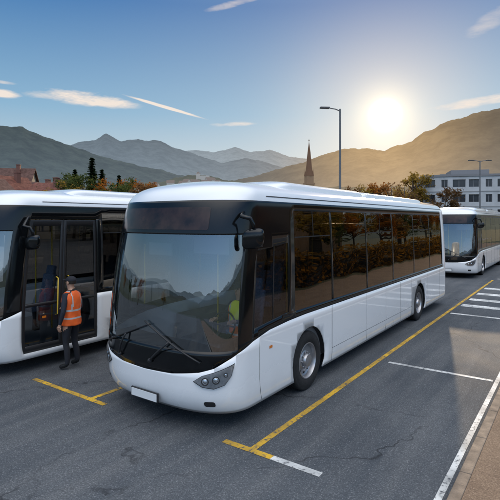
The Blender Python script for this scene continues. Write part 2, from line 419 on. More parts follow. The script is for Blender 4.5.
    for bx in(((-.6,.62,2.30),(-.1,.66,2.50)),((.35,.62,2.36),(1.0,.64,2.60))):
        b=MB(); b.box(bx[0],bx[1],0,.01); b.obj('sun_visor',[M('visor_grey',(.12,.12,.13),.6)],root)
    def seatmb(single=False):
        b=MB()
        for xo in((0,) if single else(-.22,.22)):
            b.box((xo-.2,-.22,.40),(xo+.2,.2,.52),0,.04)
            mt=Matrix.Translation((xo,.2,.5))@Matrix.Rotation(R(-10),4,'X')
            b.box((-.2,-.04,0),(.2,.06,.62),0,.04,mt); b.box((-.13,-.03,.58),(.13,.06,.80),0,.04,mt)
            b.box((xo-.05,-.05,0),(xo+.05,.05,.42),1)
        return b
    global seat_mesh
    rows=list(np.arange(3.9,11.3,.85))[:rows_n]
    for y in rows:
        for sx in(.72,-.72):
            if seat_mesh is None:
                o=seatmb().obj('seat',[SEATC,SATIN],root,auto=R(40)); seat_mesh=o.data
            else:
                o=bpy.data.objects.new('seat',seat_mesh); COL.objects.link(o); o.parent=root
            o.location=(sx,float(y),.62)
    o=seatmb(True).obj('driver_seat',[SEATC,SATIN],root,auto=R(40)); o.location=(.65,1.45,.62)
    b=MB()
    for y in(2.0,4.4,6.9,9.3):
        b.tube([(.32,y,.5),(.32,y,3.3)],.016,0,6);b.tube([(-.32,y,.5),(-.32,y,3.3)],.016,0,6)
    b.tube([(.32,2.0,2.75),(.32,11,2.75)],.014,0,6);b.tube([(-.32,2.0,2.75),(-.32,11,2.75)],.014,0,6)
    b.obj('grab_rail',[M('yellow_rail',(.75,.5,.05),.4)],root)
    b=MB(); b.box((-1.1,1.4,3.04),(-.55,11.6,3.12),0,.02); b.box((.55,1.4,3.04),(1.1,11.6,3.12),0,.02); b.obj('ceiling_duct',[INTER],root)
    if door_side:
        d=bpy.data.objects.new('door',None); COL.objects.link(d); d.parent=root
        a0,am,a1=us(.80),us(1.62),us(2.45)
        for (p,q) in((a0,am),(am,a1)):
            fr=[(rect(p+.005,p+.07,.35,2.77),-.012,0),(rect(q-.07,q-.005,.35,2.77),-.012,0),(rect(p+.07,q-.07,.35,.48),-.012,0),(rect(p+.07,q-.07,2.66,2.77),-.012,0),(rect(p+.07,q-.07,1.22,1.28),-.012,0)]
            patch('door_frame',fr,[SATIN],d,solid=.03)
            patch('door_glass',[(rect(p+.07,q-.07,.48,1.22),-.02,0),(rect(p+.07,q-.07,1.28,2.66),-.02,0)],[GLASS_D],d)
            b=MB(); uu=q-.13 if p==a0 else p+.13
            b.tube([S(uu,1.0,-.02),S(uu,1.02,.045),S(uu,1.7,.045),S(uu,1.72,-.02)],.013,0,6); b.obj('door_handle',[M('yellow_rail',(.75,.5,.05),.4)],d)
    return root

bus1=build_bus((-.025,-.02,0),'white coach with black glass band parked beside a yellow bay line')
bus2=build_bus((-4.69,-.78,0),'white coach with black double door beside worker in orange vest',fw=3.35,rw=9.4,door_side=True,rows_n=5,mo=(.02,.36,-.16))
bus3=build_bus((-.35,19.6,0),'white coach standing beyond the crossing stripes near white building',rows_n=4)

# ---------------------------------------------------------------- people
SKIN=M('skin',(.50,.29,.20),.55); NAVY=M('navy_cloth',(.018,.022,.035),.85,bump=.3,bs=25); TROU=M('dark_trousers',(.015,.016,.022),.85,bump=.3,bs=20)
SHOE=M('black_shoe',(.012,.012,.012),.4); HAIR=M('dark_hair',(.02,.014,.01),.7,bump=.4,bs=80)
VO=M('orange_vest',(.90,.14,.02),.6,bump=.5,bs=12); VY=M('yellow_vest',(.80,.80,.03),.6,bump=.5,bs=12); SILV=M('reflective_strip',(.50,.51,.52),.35)
def skin(nodes,edges,root,sub=2):
    me=bpy.data.meshes.new('tmp'); keys=list(nodes); ix={k:i for i,k in enumerate(keys)}
    me.from_pydata([nodes[k][0] for k in keys],[(ix[a],ix[b]) for a,b in edges],[])
    o=bpy.data.objects.new('tmp',me); COL.objects.link(o); sk=o.modifiers.new('s','SKIN'); sk.use_smooth_shade=True
    for k in keys:
        d=me.skin_vertices[0].data[ix[k]]; r=nodes[k][1]; d.radius=r if hasattr(r,'__len__') else (r,r); d.use_root=(k==root)
    s2=o.modifiers.new('u','SUBSURF'); s2.levels=sub; s2.render_levels=sub
    dg=bpy.context.evaluated_depsgraph_get(); dg.update(); ev=o.evaluated_get(dg); m2=bpy.data.meshes.new_from_object(ev)
    V=[v.co.copy() for v in m2.vertices]; Fc=[tuple(p.vertices) for p in m2.polygons]
    bpy.data.objects.remove(o); return V,Fc
def person(loc,rot,label,seated,vestm,cap=True):
    root=empty('person',loc,label,'person',rot=rot)
    N={};E=[]
    def nd(k,co,r,frm=None):
        N[k]=(Vector(co),r)
        if frm: E.append((frm,k))
    nd('pel',(0,0,.96),(.15,.12)); nd('sp',(0,-.01,1.14),(.135,.11),'pel'); nd('ch',(0,0,1.33),(.165,.12),'sp'); nd('nk0',(0,-.005,1.45),(.09,.08),'ch')
    nd('nk',(0,.005,1.52),(.055,.058),'nk0'); nd('h0',(0,.02,1.575),(.062,.075),'nk'); nd('h1',(0,.022,1.65),(.077,.095),'h0'); nd('h2',(0,.01,1.715),(.066,.08),'h1'); nd('h3',(0,.005,1.745),(.03,.04),'h2')
    hands={}
    for s,n in((1,'R'),(-1,'L')):
        nd('sh'+n,(s*.175,-.005,1.405),.068,'ch')
        if seated: el=(s*.25,.10,1.17); wr=(s*.17,.36,1.24); hd=Vector((0,1,.1))
        elif n=='R': el=(s*.25,-.02,1.13); wr=(s*.13,.21,1.12); hd=Vector((-s*.35,.9,.1))
        else: el=(s*.265,-.045,1.12); wr=(s*.27,.03,.88); hd=Vector((0,.15,-1))
        hd=hd.normalized(); nd('el'+n,el,.05,'sh'+n); nd('fo'+n,Vector(el)*.6+Vector(wr)*.4,.045,'el'+n); nd('wr'+n,wr,.03,'fo'+n)
        nd('pa'+n,Vector(wr)+hd*.06,(.036,.02),'wr'+n); hands[n]=(Vector(wr),hd,s)
        nd('hip'+n,(s*.095,0,.88),.092,'pel')
        if seated: kn=(s*.13,.45,.93); an=(s*.13,.50,.50); to=(s*.13,.66,.46)
        else: kn=(s*.115,.03,.50) ; an=(s*.14,-.03,.10); to=(s*.16,.14,.045)
        nd('th'+n,Vector((s*.1,0,.88))*.5+Vector(kn)*.5,.08,'hip'+n)
        nd('kn'+n,kn,.06,'th'+n); nd('ca'+n,Vector(kn)*.6+Vector(an)*.4+Vector((0,-.02,0)),.06,'kn'+n); nd('an'+n,an,.045,'ca'+n); nd('to'+n,to,(.042,.035),'an'+n)
    V,Fc=skin(N,E,'pel')
    MI=[]
    zc=.55 if seated else .12
    for f in Fc:
        c=sum((V[i] for i in f),Vector())/len(f); mi=1
        if c.z>1.50: mi=0
        elif c.z<.97 and not(abs(c.x)>.2 and c.z>.8): mi=2
        if c.z<zc: mi=3
        for n,(w,hd,s) in hands.items():
            if (c-w).dot(hd)>.0 and (c-w).length<.16: mi=0
        MI.append(mi)
    b=MB(); b.v=V; b.f=Fc; b.m=MI
    b.tube([(0,.108,1.665),(0,.128,1.64),(0,.122,1.627)],[.008,.014,.010],0,8)
    for s in(1,-1):
        b.sphere((s*.08,.012,1.645),(.012,.022,.034),0,10); b.sphere((s*.032,.104,1.668),(.014,.008,.009),4,8)
    b.sphere((0,.104,1.597),(.024,.01,.007),5,8)
    b.obj('body',[SKIN,NAVY,TROU,SHOE,M('eye',(.05,.04,.035),.2),M('lips',(.4,.16,.13),.5)],root)
    for n,(w,hd,s) in hands.items():
        side=hd.cross(Vector((0,0,1)) if abs(hd.z)<.8 else Vector((0,1,0))).normalized(); up=side.cross(hd).normalized()
        hb=MB()
        curl=-up if abs(hd.z)<.8 else Vector((-s,0,0))
        if abs(hd.z)>=.8: side=Vector((0,1,0))
        pm=w+hd*.05
        for k,L in enumerate((.068,.078,.072,.056)):
            o=pm+side*(.028-.0185*k)+hd*.035
            hb.tube([o-hd*.03,o,o+hd*L*.42+curl*.006,o+hd*L*.75+curl*.022,o+hd*L*.88+curl*.042],[.010,.0098,.009,.008,.006],0,8)
        o=w+hd*.03+side*.03
        hb.tube([o-side*.012,o+side*.02+hd*.022,o+side*.03+hd*.05+curl*.01,o+side*.028+hd*.072+curl*.02],[.012,.0115,.010,.007],0,8)
        hb.sphere(pm,(.03,.03,.03),0,10); hb.obj('hand',[SKIN],root)
    rings=[(.84,.19,.155),(.86,.19,.155),(.88,.19,.155),(.965,.187,.15),(.995,.184,.147),(1.05,.18,.143),(1.11,.18,.142),(1.145,.183,.143),(1.2,.19,.146),(1.25,.197,.148),(1.3,.2,.147),(1.36,.2,.14),(1.41,.185,.125),(1.45,.15,.105),(1.475,.105,.088),(1.49,.075,.075)]
    vs=[];fs=[];mi=[];K=44
    for z,rx,ry in rings:
        for k in range(K):
            a=2*math.pi*k/K; w=1+.032*math.sin(a*5+z*20)+.022*math.sin(a*9-z*31)
            if z<.87: w+=.03*math.sin(a*3)
            vs.append((rx*w*math.copysign(abs(math.cos(a))**.85,math.cos(a)),ry*w*math.copysign(abs(math.sin(a))**.85,math.sin(a))-.003,z))
    for i in range(len(rings)-1):
        zc_=(rings[i][0]+rings[i+1][0])/2
        for k in range(K):
            k2=(k+1)%K; fs.append((i*K+k,i*K+k2,(i+1)*K+k2,(i+1)*K+k))
            a=2*math.pi*(k+.5)/K; xx=rings[i][1]*math.cos(a)
            q=1 if (.965<zc_<.995 or 1.11<zc_<1.145 or (.09<abs(xx)<.118 and zc_>1.15)) else 0
            if seated and q==0 and (zc_<1.10 or abs(xx)>.125): q=2
            mi.append(q)
    v=mobj('safety_vest',vs,fs,[vestm,SILV,VO],root,mi)
    md=v.modifiers.new('s','SOLIDIFY'); md.thickness=.008
    if cap:
        b=MB()
        bm=bmesh.new(); bmesh.ops.create_uvsphere(bm,u_segments=20,v_segments=12,radius=1)
        bmesh.ops.delete(bm,geom=[v for v in bm.verts if v.co.z<-.05],context='VERTS')
        for v in bm.verts: v.co=Vector((v.co.x*.092,v.co.y*.112+.008,v.co.z*.085+1.685))
        b.bm(bm,0); b.sphere((0,.125,1.69),(.07,.065,.008),0,14); b.obj('cap',[M('navy_cap',(.012,.014,.022),.8)],root)
    b=MB(); bm=bmesh.new(); bmesh.ops.create_uvsphere(bm,u_segments=20,v_segments=14,radius=1)
    bmesh.ops.delete(bm,geom=[v for v in bm.verts if (v.co.y>.35 and v.co.z<.55) or v.co.z<-.45],context='VERTS')
    for v in bm.verts: v.co=Vector((v.co.x*.083,v.co.y*.103+.004,v.co.z*.10+1.665))
    b.bm(bm,0); b.obj('hair',[HAIR],root)
    return root
person((-3.02,.80,.004),R(105),'worker in orange reflective vest and dark cap beside bus door',False,VO)
person((.66,1.30,.12),R(180),'driver in yellow and orange vest sitting at the wheel of bus',True,VY,cap=True)

# ---------------------------------------------------------------- ground
def plane_mesh(name,x0,y0,x1,y1,z,mat,n=1):
    vs=[];fs=[]
    for j in range(n+1):
        for i in range(n+1): vs.append((x0+(x1-x0)*i/n,y0+(y1-y0)*j/n,z))
    for j in range(n):
        for i in range(n):
            a=j*(n+1)+i; fs.append((a,a+1,a+n+2,a+n+1))
    o=mobj(name,vs,fs,mat,smooth=False); o["kind"]="structure"; return o
def asphalt():
    m,t,out=newmat('asphalt'); b=t.node('ShaderNodeBsdfPrincipled'); t.l.new(b.outputs[0],out.inputs[0])
    g=t.node('ShaderNodeNewGeometry').outputs['Position']
    bn_=t.noise(g,.35,5,.62,col=True); sp=t.node('ShaderNodeSeparateColor'); t.put(sp.inputs[0],bn_)
    big=t.ramp(sp.outputs[0],.38,.62); mid=t.ramp(sp.outputs[1],.4,.62); st2=t.ramp(sp.outputs[2],.60,.70)
    fine=t.noise(g,60,2,.7)
    st=t.vmath('MULTIPLY',g,(2.6,.13,1)); streak=t.ramp(t.noise(st,1.0,3,.6),.42,.68)
    c=t.mix(big,(.085,.096,.110,1),(.142,.152,.165,1)); c=t.mix(t.math('MULTIPLY',mid,.5),c,(.068,.077,.090,1))
    c=t.mix(t.math('MULTIPLY',streak,.5),c,(.21,.212,.215,1))
    c=t.mix(t.ramp(fine,.38,.66,.55,0),c,(.03,.033,.038,1)); c=t.mix(t.ramp(fine,.60,.72,0,.6),c,(.32,.32,.33,1))
    vo=t.node('ShaderNodeTexVoronoi',feature='DISTANCE_TO_EDGE'); vo.inputs['Scale'].default_value=.2
    t.put(vo.inputs['Vector'],t.vmath('ADD',g,t.vmath('SCALE',bn_,scale=2.2)))
    ck=t.ramp(vo.outputs['Distance'],.001,.0045,1,0); ck=t.math('MULTIPLY',ck,t.ramp(sp.outputs[1],.44,.54))
    c=t.mix(t.math('MULTIPLY',ck,.7),c,(.022,.022,.025,1))
    c=t.mix(t.math('MULTIPLY',st2,.6),c,(.04,.042,.047,1))
    t.put(b.inputs['Base Color'],c); t.put(b.inputs['Roughness'],t.ramp(mid,0,1,.88,.74)); b.inputs['Specular IOR Level'].default_value=.18
    bn=t.node('ShaderNodeBump'); bn.inputs['Strength'].default_value=.5; bn.inputs['Distance'].default_value=.012
    t.put(bn.inputs['Height'],fine); t.put(b.inputs['Normal'],bn.outputs[0])
    return m
def paint(name,col,wear=.5):
    m,t,out=newmat(name); b=t.node('ShaderNodeBsdfPrincipled')
    g=t.node('ShaderNodeNewGeometry').outputs['Position']
    n=t.ramp(t.noise(g,16,4,.75),wear-.10,wear+.03)
    lo=t.noise(g,1.8,2,.5); n2=t.ramp(lo,.3,.6,.6,1)
    f=t.math('MULTIPLY',n,n2)
    c=t.mix(t.ramp(lo,.35,.65),c4(tuple(x*.72 for x in col)),c4(col))
    t.put(b.inputs['Base Color'],t.mix(f,(.085,.09,.10,1),c)); b.inputs['Roughness'].default_value=.7; b.inputs['Specular IOR Level'].default_value=.25
    t.l.new(b.outputs[0],out.inputs[0]); return m
AS=asphalt()
GRASS=M('dry_grass',(.04,.05,.02),.9,var=.5,vs=.3)
plane_mesh('ground',-9000,-9000,9000,9000,0,GRASS,2)
plane_mesh('bus_yard_road',-60,-60,3.9,62,.004,AS,1)
plane_mesh('added_side_road',9.7,-60,17,90,.004,AS,1)  # out-of-view dark strip, added to darken reflections in the coach windows
YEL=paint('yellow_paint',(.76,.45,.04),.46); WHT=paint('white_paint',(.80,.80,.78),.44)
def line(x0,y0,x1,y1,mat,nm='road_marking'): plane_mesh(nm,x0,y0,x1,y1,.008,mat)
line(1.60,.25,1.69,20,YEL); line(1.22,.15,1.95,.25,YEL); line(1.95,.15,2.6,.25,WHT)
line(-3.0,.0,-1.0,.09,YEL); line(-1.42,.09,-1.33,14,YEL)
line(1.85,4.63,3.71,4.73,WHT); line(3.74,-30,3.81,60,WHT)
for y,w in((10.5,.16),(12.0,.45),(13.4,.45),(14.9,.5),(16.6,.5)): line(1.76,y,3.71,y+w,WHT)
for y,w in((20.5,.2),(25,.2),(30,.2)): line(1.76,y,3.71,y+w,WHT)
line(-7.7,.0,-6.0,.09,YEL)
def paving():
    m,t,out=newmat('paving'); b=t.node('ShaderNodeBsdfPrincipled'); t.l.new(b.outputs[0],out.inputs[0])
    g=t.node('ShaderNodeNewGeometry').outputs['Position']
    n1=t.ramp(t.noise(g,1.5,5,.65),.32,.68); fn=t.noise(g,70,2,.65)
    c=t.mix(n1,(.155,.105,.075,1),(.235,.165,.115,1)); c=t.mix(t.ramp(fn,.35,.55,.6,0),c,(.07,.05,.04,1)); c=t.mix(t.ramp(fn,.56,.72,0,.6),c,(.36,.28,.21,1))
    t.put(b.inputs['Base Color'],c); b.inputs['Roughness'].default_value=.8; b.inputs['Specular IOR Level'].default_value=.2
    bn=t.node('ShaderNodeBump'); bn.inputs['Strength'].default_value=.6; bn.inputs['Distance'].default_value=.012
    t.put(bn.inputs['Height'],fn); t.put(b.inputs['Normal'],bn.outputs[0]); return m
b=MB(); b.box((4.0,-40,-.1),(7.6,62,.092),0); o=b.obj('pavement',[paving()],smooth=False); o["kind"]="structure"
CONC=M('kerb_concrete',(.24,.185,.14),.75,var=.35,vs=6,bump=.3,bs=60)
b=MB()
for i in range(-40,62): b.box((3.88,i+.004,-.1),(3.998,i+.996,.10),0,.012)
o=b.obj('kerb',[CONC],smooth=False); o["kind"]="structure"

# ---------------------------------------------------------------- hills
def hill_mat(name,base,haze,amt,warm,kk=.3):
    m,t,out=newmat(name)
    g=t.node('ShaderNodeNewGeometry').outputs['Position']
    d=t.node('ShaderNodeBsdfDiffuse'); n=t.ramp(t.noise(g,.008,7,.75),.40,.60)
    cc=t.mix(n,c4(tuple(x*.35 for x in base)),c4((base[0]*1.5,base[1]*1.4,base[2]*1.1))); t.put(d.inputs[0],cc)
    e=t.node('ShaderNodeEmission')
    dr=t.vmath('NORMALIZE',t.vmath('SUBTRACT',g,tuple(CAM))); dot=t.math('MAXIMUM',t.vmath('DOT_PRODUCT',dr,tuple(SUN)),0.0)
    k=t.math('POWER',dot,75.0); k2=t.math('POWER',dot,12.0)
    hc=t.mix(t.math('MULTIPLY',k2,kk),c4(haze),c4((.40,.31,.23))); hc=t.mix(t.math('MULTIPLY',k,warm),hc,(.95,.62,.30,1))  # aerial haze and warm sun-side glow painted in as emission
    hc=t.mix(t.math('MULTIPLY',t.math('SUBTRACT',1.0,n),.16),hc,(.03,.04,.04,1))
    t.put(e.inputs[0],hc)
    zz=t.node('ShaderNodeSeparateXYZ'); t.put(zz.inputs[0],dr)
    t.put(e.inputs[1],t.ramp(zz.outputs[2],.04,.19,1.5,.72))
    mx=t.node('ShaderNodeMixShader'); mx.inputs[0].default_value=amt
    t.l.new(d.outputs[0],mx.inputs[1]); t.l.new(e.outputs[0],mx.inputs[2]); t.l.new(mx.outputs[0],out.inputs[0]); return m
def ridge(name,Rd,pts,mat,amp,inner=.55,seed=0,outside=None):
    xs=[p[0] for p in pts]; ys=[p[1] for p in pts]
    vs=[];fs=[];NR=12
    angs=[]; a=-180.0
    while a<180-1e-6:
        angs.append(a); a+= .12 if abs(a)<32 else 1.0
    for a in angs:
        th=R(a)
        dvec=FW*math.cos(th)+RT*math.sin(th)
        tan_out=outside*(1+.45*mnoise.noise(Vector((math.cos(th)*3+seed,math.sin(th)*3,seed*.7)))+.2*mnoise.noise(Vector((math.cos(th)*9+seed,math.sin(th)*9,1))))
        if abs(a)<60:
            px=250+FPX*math.tan(th); te=(220-float(np.interp(px,xs,ys)))/FPX*math.cos(th)
            w=sstep((abs(a)-32)/16); te=te*(1-w)+tan_out*w
        else: te=tan_out
        det=mnoise.fractal(Vector((a*.5+seed*9,seed,0)),.8,2.0,8)*amp
        top=2.85+Rd*(te)+det*Rd
        for j in range(NR):
            if j<=NR-2:
                ff=j/(NR-2); r=Rd*(inner+(1-inner)*ff); z=(top)*(ff**1.2)
                if 0<j<NR-2: z+=mnoise.fractal(Vector((a*.22+seed*5+ff*1.5,ff*2.2,seed)),1.0,2.0,5)*amp*Rd*2.6*math.sin(ff*math.pi)
            else: r=Rd*1.15; z=top*.3
            p=CAM+dvec*r; vs.append((p.x,p.y,max(z,-2)))
    n=len(angs)
    for i in range(n):
        i2=(i+1)%n
        for j in range(NR-1): fs.append((i*NR+j,i2*NR+j,i2*NR+j+1,i*NR+j+1))
    o=mobj(name,vs,fs,mat,smooth=True); o["kind"]="structure"; return o
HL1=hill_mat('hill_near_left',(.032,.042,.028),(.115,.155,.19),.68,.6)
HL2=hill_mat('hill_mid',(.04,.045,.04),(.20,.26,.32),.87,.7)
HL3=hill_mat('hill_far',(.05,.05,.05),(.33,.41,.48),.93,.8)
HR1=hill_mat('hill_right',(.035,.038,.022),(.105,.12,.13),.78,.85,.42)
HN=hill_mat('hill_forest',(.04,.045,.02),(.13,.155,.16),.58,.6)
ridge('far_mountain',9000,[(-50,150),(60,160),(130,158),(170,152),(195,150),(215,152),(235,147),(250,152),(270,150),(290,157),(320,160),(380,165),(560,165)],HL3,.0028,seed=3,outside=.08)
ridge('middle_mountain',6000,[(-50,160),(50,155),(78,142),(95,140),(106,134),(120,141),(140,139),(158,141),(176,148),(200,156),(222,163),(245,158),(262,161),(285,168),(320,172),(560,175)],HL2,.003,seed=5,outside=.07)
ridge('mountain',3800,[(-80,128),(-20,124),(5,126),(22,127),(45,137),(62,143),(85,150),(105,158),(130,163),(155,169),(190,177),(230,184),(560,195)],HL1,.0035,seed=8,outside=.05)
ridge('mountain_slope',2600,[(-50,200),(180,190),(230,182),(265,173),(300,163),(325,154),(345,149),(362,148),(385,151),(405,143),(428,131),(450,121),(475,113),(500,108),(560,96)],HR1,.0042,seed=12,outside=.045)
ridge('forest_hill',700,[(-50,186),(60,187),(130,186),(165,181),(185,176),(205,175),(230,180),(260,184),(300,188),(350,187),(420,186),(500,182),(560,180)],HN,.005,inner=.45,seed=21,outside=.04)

# ---------------------------------------------------------------- trees
BARK=M('bark',(.09,.065,.045),.9,var=.4,vs=8)
def leafmat(name,a,b_,tr=.45):
    m,t,out=newmat(name); p=t.node('ShaderNodeBsdfDiffuse'); tl=t.node('ShaderNodeBsdfTranslucent')
    g=t.node('ShaderNodeNewGeometry'); f=g.outputs['Random Per Island']
    c=t.mix(f,c4(a),c4(b_)); t.put(p.inputs[0],c); t.put(tl.inputs[0],c)
    mx=t.node('ShaderNodeMixShader'); mx.inputs[0].default_value=tr; t.l.new(p.outputs[0],mx.inputs[1]); t.l.new(tl.outputs[0],mx.inputs[2]); t.l.new(mx.outputs[0],out.inputs[0]); return m
LEAFS=[leafmat('leaf_orange',(.20,.07,.015),(.40,.16,.03)),leafmat('leaf_gold',(.20,.13,.03),(.38,.25,.05)),leafmat('leaf_green',(.04,.06,.02),(.11,.13,.04)),leafmat('leaf_brown',(.11,.06,.03),(.22,.12,.05))]
NEED=leafmat('needles',(.012,.025,.012),(.035,.055,.025))
def tree_meshes(seed,h,nleaf,leaf,spread=.34):
    rnd=random.Random(seed); b=MB(); lb=MB()
    b.tube([(0,0,0),(.03*h*rnd.uniform(-1,1),.0,h*.3),(.02*h*rnd.uniform(-1,1),.02*h,h*.6),(0,0,h*.92)],[h*.028,h*.02,h*.012,h*.003],0,8)
    clumps=[]
    for i in range(18):
        a=rnd.uniform(0,6.28); z0=h*rnd.uniform(.25,.75); L=h*spread*rnd.uniform(.55,1.0)*(1.15-z0/h*.6)
        e=Vector((math.cos(a)*L,math.sin(a)*L,z0+L*rnd.uniform(.35,.9))); mid=Vector((e.x*.5,e.y*.5,z0+(e.z-z0)*.4))
        b.tube([(0,0,z0),mid,e],[h*.010,h*.006,h*.002],0,5); clumps.append((e,h*rnd.uniform(.05,.12))); clumps.append((mid*.6+e*.4+Vector((0,0,.03*h)),h*rnd.uniform(.05,.10)))
    clumps.append((Vector((0,0,h*.93)),h*.07))
    for i in range(nleaf):
        c,r=rnd.choice(clumps); d=Vector((rnd.gauss(0,1),rnd.gauss(0,1),rnd.gauss(0,.8))).normalized()*r*rnd.uniform(.3,1.25)
        p=c+d; s=h*rnd.uniform(.008,.017); q=Matrix.Rotation(rnd.uniform(0,6.3),3,Vector((rnd.random()-.5,rnd.random()-.5,rnd.random()-.5)).normalized())
        vs=[p+q@Vector(v)*s for v in((-1,-.6,0),(1,-.6,.2),(1,.6,0),(-1,.6,.2))]; lb.add(vs,[(0,1,2,3)])
    return b,lb
def conifer(seed,h):
    rnd=random.Random(seed); b=MB(); lb=MB(); b.tube([(0,0,0),(0,0,h*.97)],[h*.02,h*.003],0,7)
    z=h*.1
    while z<h*.98:
        L=h*.19*(1-z/h)**.8+.05
        for k in range(9):
            a=rnd.uniform(0,6.28); l=L*rnd.uniform(.55,1.15)
            for j in range(9):
                f=(j+.5)/9; p=Vector((math.cos(a)*l*f,math.sin(a)*l*f,z-l*.35*f+rnd.uniform(-.1,.1)))
                s=.10+h*.009; q=Matrix.Rotation(a,3,'Z')@Matrix.Rotation(rnd.uniform(-.7,.7),3,'X')
                lb.add([p+q@Vector(v)*s for v in((-1,-.6,.1),(1,-.35,-.3),(1,.35,-.3),(-1,.6,.1))],[(0,1,2,3)])
        z+=h*.028
    return b,lb
TREEC={}
def put_tree(kind,loc,h,label,group,leaf=0):
    key=(kind,leaf)
    if key not in TREEC:
        b,lb=(conifer(3,10) if kind=='c' else tree_meshes(kind,10,2800 if kind<5 else 600,leaf))
        t=b.obj('trunk',[BARK]); c=lb.obj('crown',[NEED if kind=='c' else LEAFS[leaf]],fixn=False,smooth=False)
        TREEC[key]=(t.data,c.data); COL.objects.unlink(t); COL.objects.unlink(c)
    e=empty('pine_tree' if kind=='c' else 'tree',loc,label,'tree',rot=random.uniform(0,6),group=group,scale=h/10)
    for nm,d in zip(('trunk','crown'),TREEC[key]):
        o=bpy.data.objects.new(nm,d); COL.objects.link(o); o.parent=e
def top(y,depth): return 2.85+(220-y)/FPX*depth
LN=['orange autumn tree','golden autumn tree','green leafy tree','brown autumn tree']
i=0
for px,y,dp,lf in((62,180,62,1),(74,176,70,2),(84,173,64,2),(104,178,66,0),(112,182,58,2),(122,179,74,0),(131,177,72,2),(140,182,66,3),(151,182,78,0),(160,187,70,1),(172,190,90,2),(186,192,95,3),(205,192,100,2),(228,192,100,3),(252,191,110,2),(276,191,100,3),(66,172,95,2),(48,186,75,2),(20,182,85,0)):
    put_tree(1+i%3,at(px,dp),top(y,dp),LN[lf]+' standing behind the parked buses','trees behind the bus yard',lf); i+=1
put_tree('c',at(92,66),top(156,66),'tall dark conifer rising above autumn trees','trees behind the bus yard')
put_tree('c',at(102,80),top(168,80),'dark conifer among autumn trees','trees behind the bus yard')
put_tree('c',at(75,84),top(168,84),'dark conifer among autumn trees','trees behind the bus yard')
put_tree('c',at(119,92),top(174,92),'dark conifer among autumn trees','trees behind the bus yard')
for px,y,dp,lf in((322,189,90,3),(348,187,75,3),(361,184,74,1),(373,182,78,0),(385,186,82,3),(399,187,78,1),(413,171,80,1),(424,184,84,3),(434,188,86,1),(446,186,72,3)):
    put_tree(1+i%3,at(px,dp),top(y,dp),LN[lf]+' standing behind the parked buses','trees behind the bus yard',lf); i+=1
put_tree(6,at(391,60),top(180,60),'nearly bare autumn tree behind the bus','trees behind the bus yard',3)
put_tree(6,at(404,70),top(178,70),'nearly bare autumn tree behind the bus','trees behind the bus yard',3)
k=0
for y in range(16,84,5):
    h=6.0+((k*37)%5)*.8; lf=(0,1,0,3,1,2)[k%6]
    put_tree(1+k%3,(18.6+((k*13)%4)*.8,y,0),h,LN[lf]+' lining the side road','trees around the yard',lf); k+=1
# out-of-view hedge, added to darken the side window reflections
HED=leafmat('hedge_leaf',(.05,.035,.012),(.34,.17,.03),.5)
e=empty('hedge',(8.3,6,0),'unseen autumn hedge added to darken side window reflections','hedge')
b=MB(); b.box((.25,0,0),(.75,52,1.55),0); b.obj('hedge_core',[M('hedge_inner',(.02,.017,.01),.95)],e,smooth=False)  # dark filler box inside the leaves
rnd=random.Random(9); lb=MB()
for q in range(12000):
    y=rnd.uniform(-.1,52.1); z=rnd.uniform(.02,1.8+.22*math.sin(y*.9)+.12*math.sin(y*2.3)); x=.5+rnd.choice((-1,1))*rnd.uniform(.2,.5+.06*math.sin(y*3)) if z<1.6 else rnd.uniform(.0,1.0)
    s=rnd.uniform(.05,.10); mq=Matrix.Rotation(rnd.uniform(0,6.3),3,Vector((rnd.random()-.5,rnd.random()-.5,rnd.random()-.5)).normalized()); p=Vector((x,y,z))
    lb.add([p+mq@Vector(v)*s for v in((-1,-.6,0),(1,-.6,.2),(1,.6,0),(-1,.6,.2))],[(0,1,2,3)])
lb.obj('foliage',[HED],e,fixn=False,smooth=False)
for x,y,h,lf in((-42,-34,6,0),(-52,-30,6,2),(-58,-40,7,3),(-70,-28,7,0),(-34,-40,5,1)):
    put_tree(1+i%3,(x,y,0),h,LN[lf]+' lining the far edge of the yard','trees around the yard',lf); i+=1

# ---------------------------------------------------------------- buildings
def wallmat(n,c): return M(n,c,.8,var=.22,vs=.6)
WGL=M('window_pane',(.05,.06,.075),.08,0,.5,var=.7,vs=.5); WFR=M('window_frame',(.30,.30,.31),.5)
def wall_face(b,o,ux,w,h,wins,t=.22,mi=0):
    ux=Vector(ux); nz=Vector((0,0,1)); nin=nz.cross(ux).normalized()
    xs=sorted({0,w,*[a for q in wins for a in q[:2]]}); zs=sorted({0,h,*[a for q in wins for a in q[2:]]})
    for i in range(len(xs)-1):
        for j in range(len(zs)-1):
            cx=(xs[i]+xs[i+1])/2; cz=(zs[j]+zs[j+1])/2
            if any(q[0]<cx<q[1] and q[2]<cz<q[3] for q in wins): continue
            P=[Vector(o)+ux*x+nz*z for x,z in((xs[i],zs[j]),(xs[i+1],zs[j]),(xs[i+1],zs[j+1]),(xs[i],zs[j+1]))]
            b.add(P,[(0,1,2,3)],mi)
    for q in wins:
        c=[(q[0],q[2]),(q[1],q[2]),(q[1],q[3]),(q[0],q[3])]
        for k in range(4):
            a=c[k];d=c[(k+1)%4]; P=[Vector(o)+ux*a[0]+nz*a[1],Vector(o)+ux*d[0]+nz*d[1]]; b.add(P+[P[1]+nin*t,P[0]+nin*t],[(0,1,2,3)],mi)
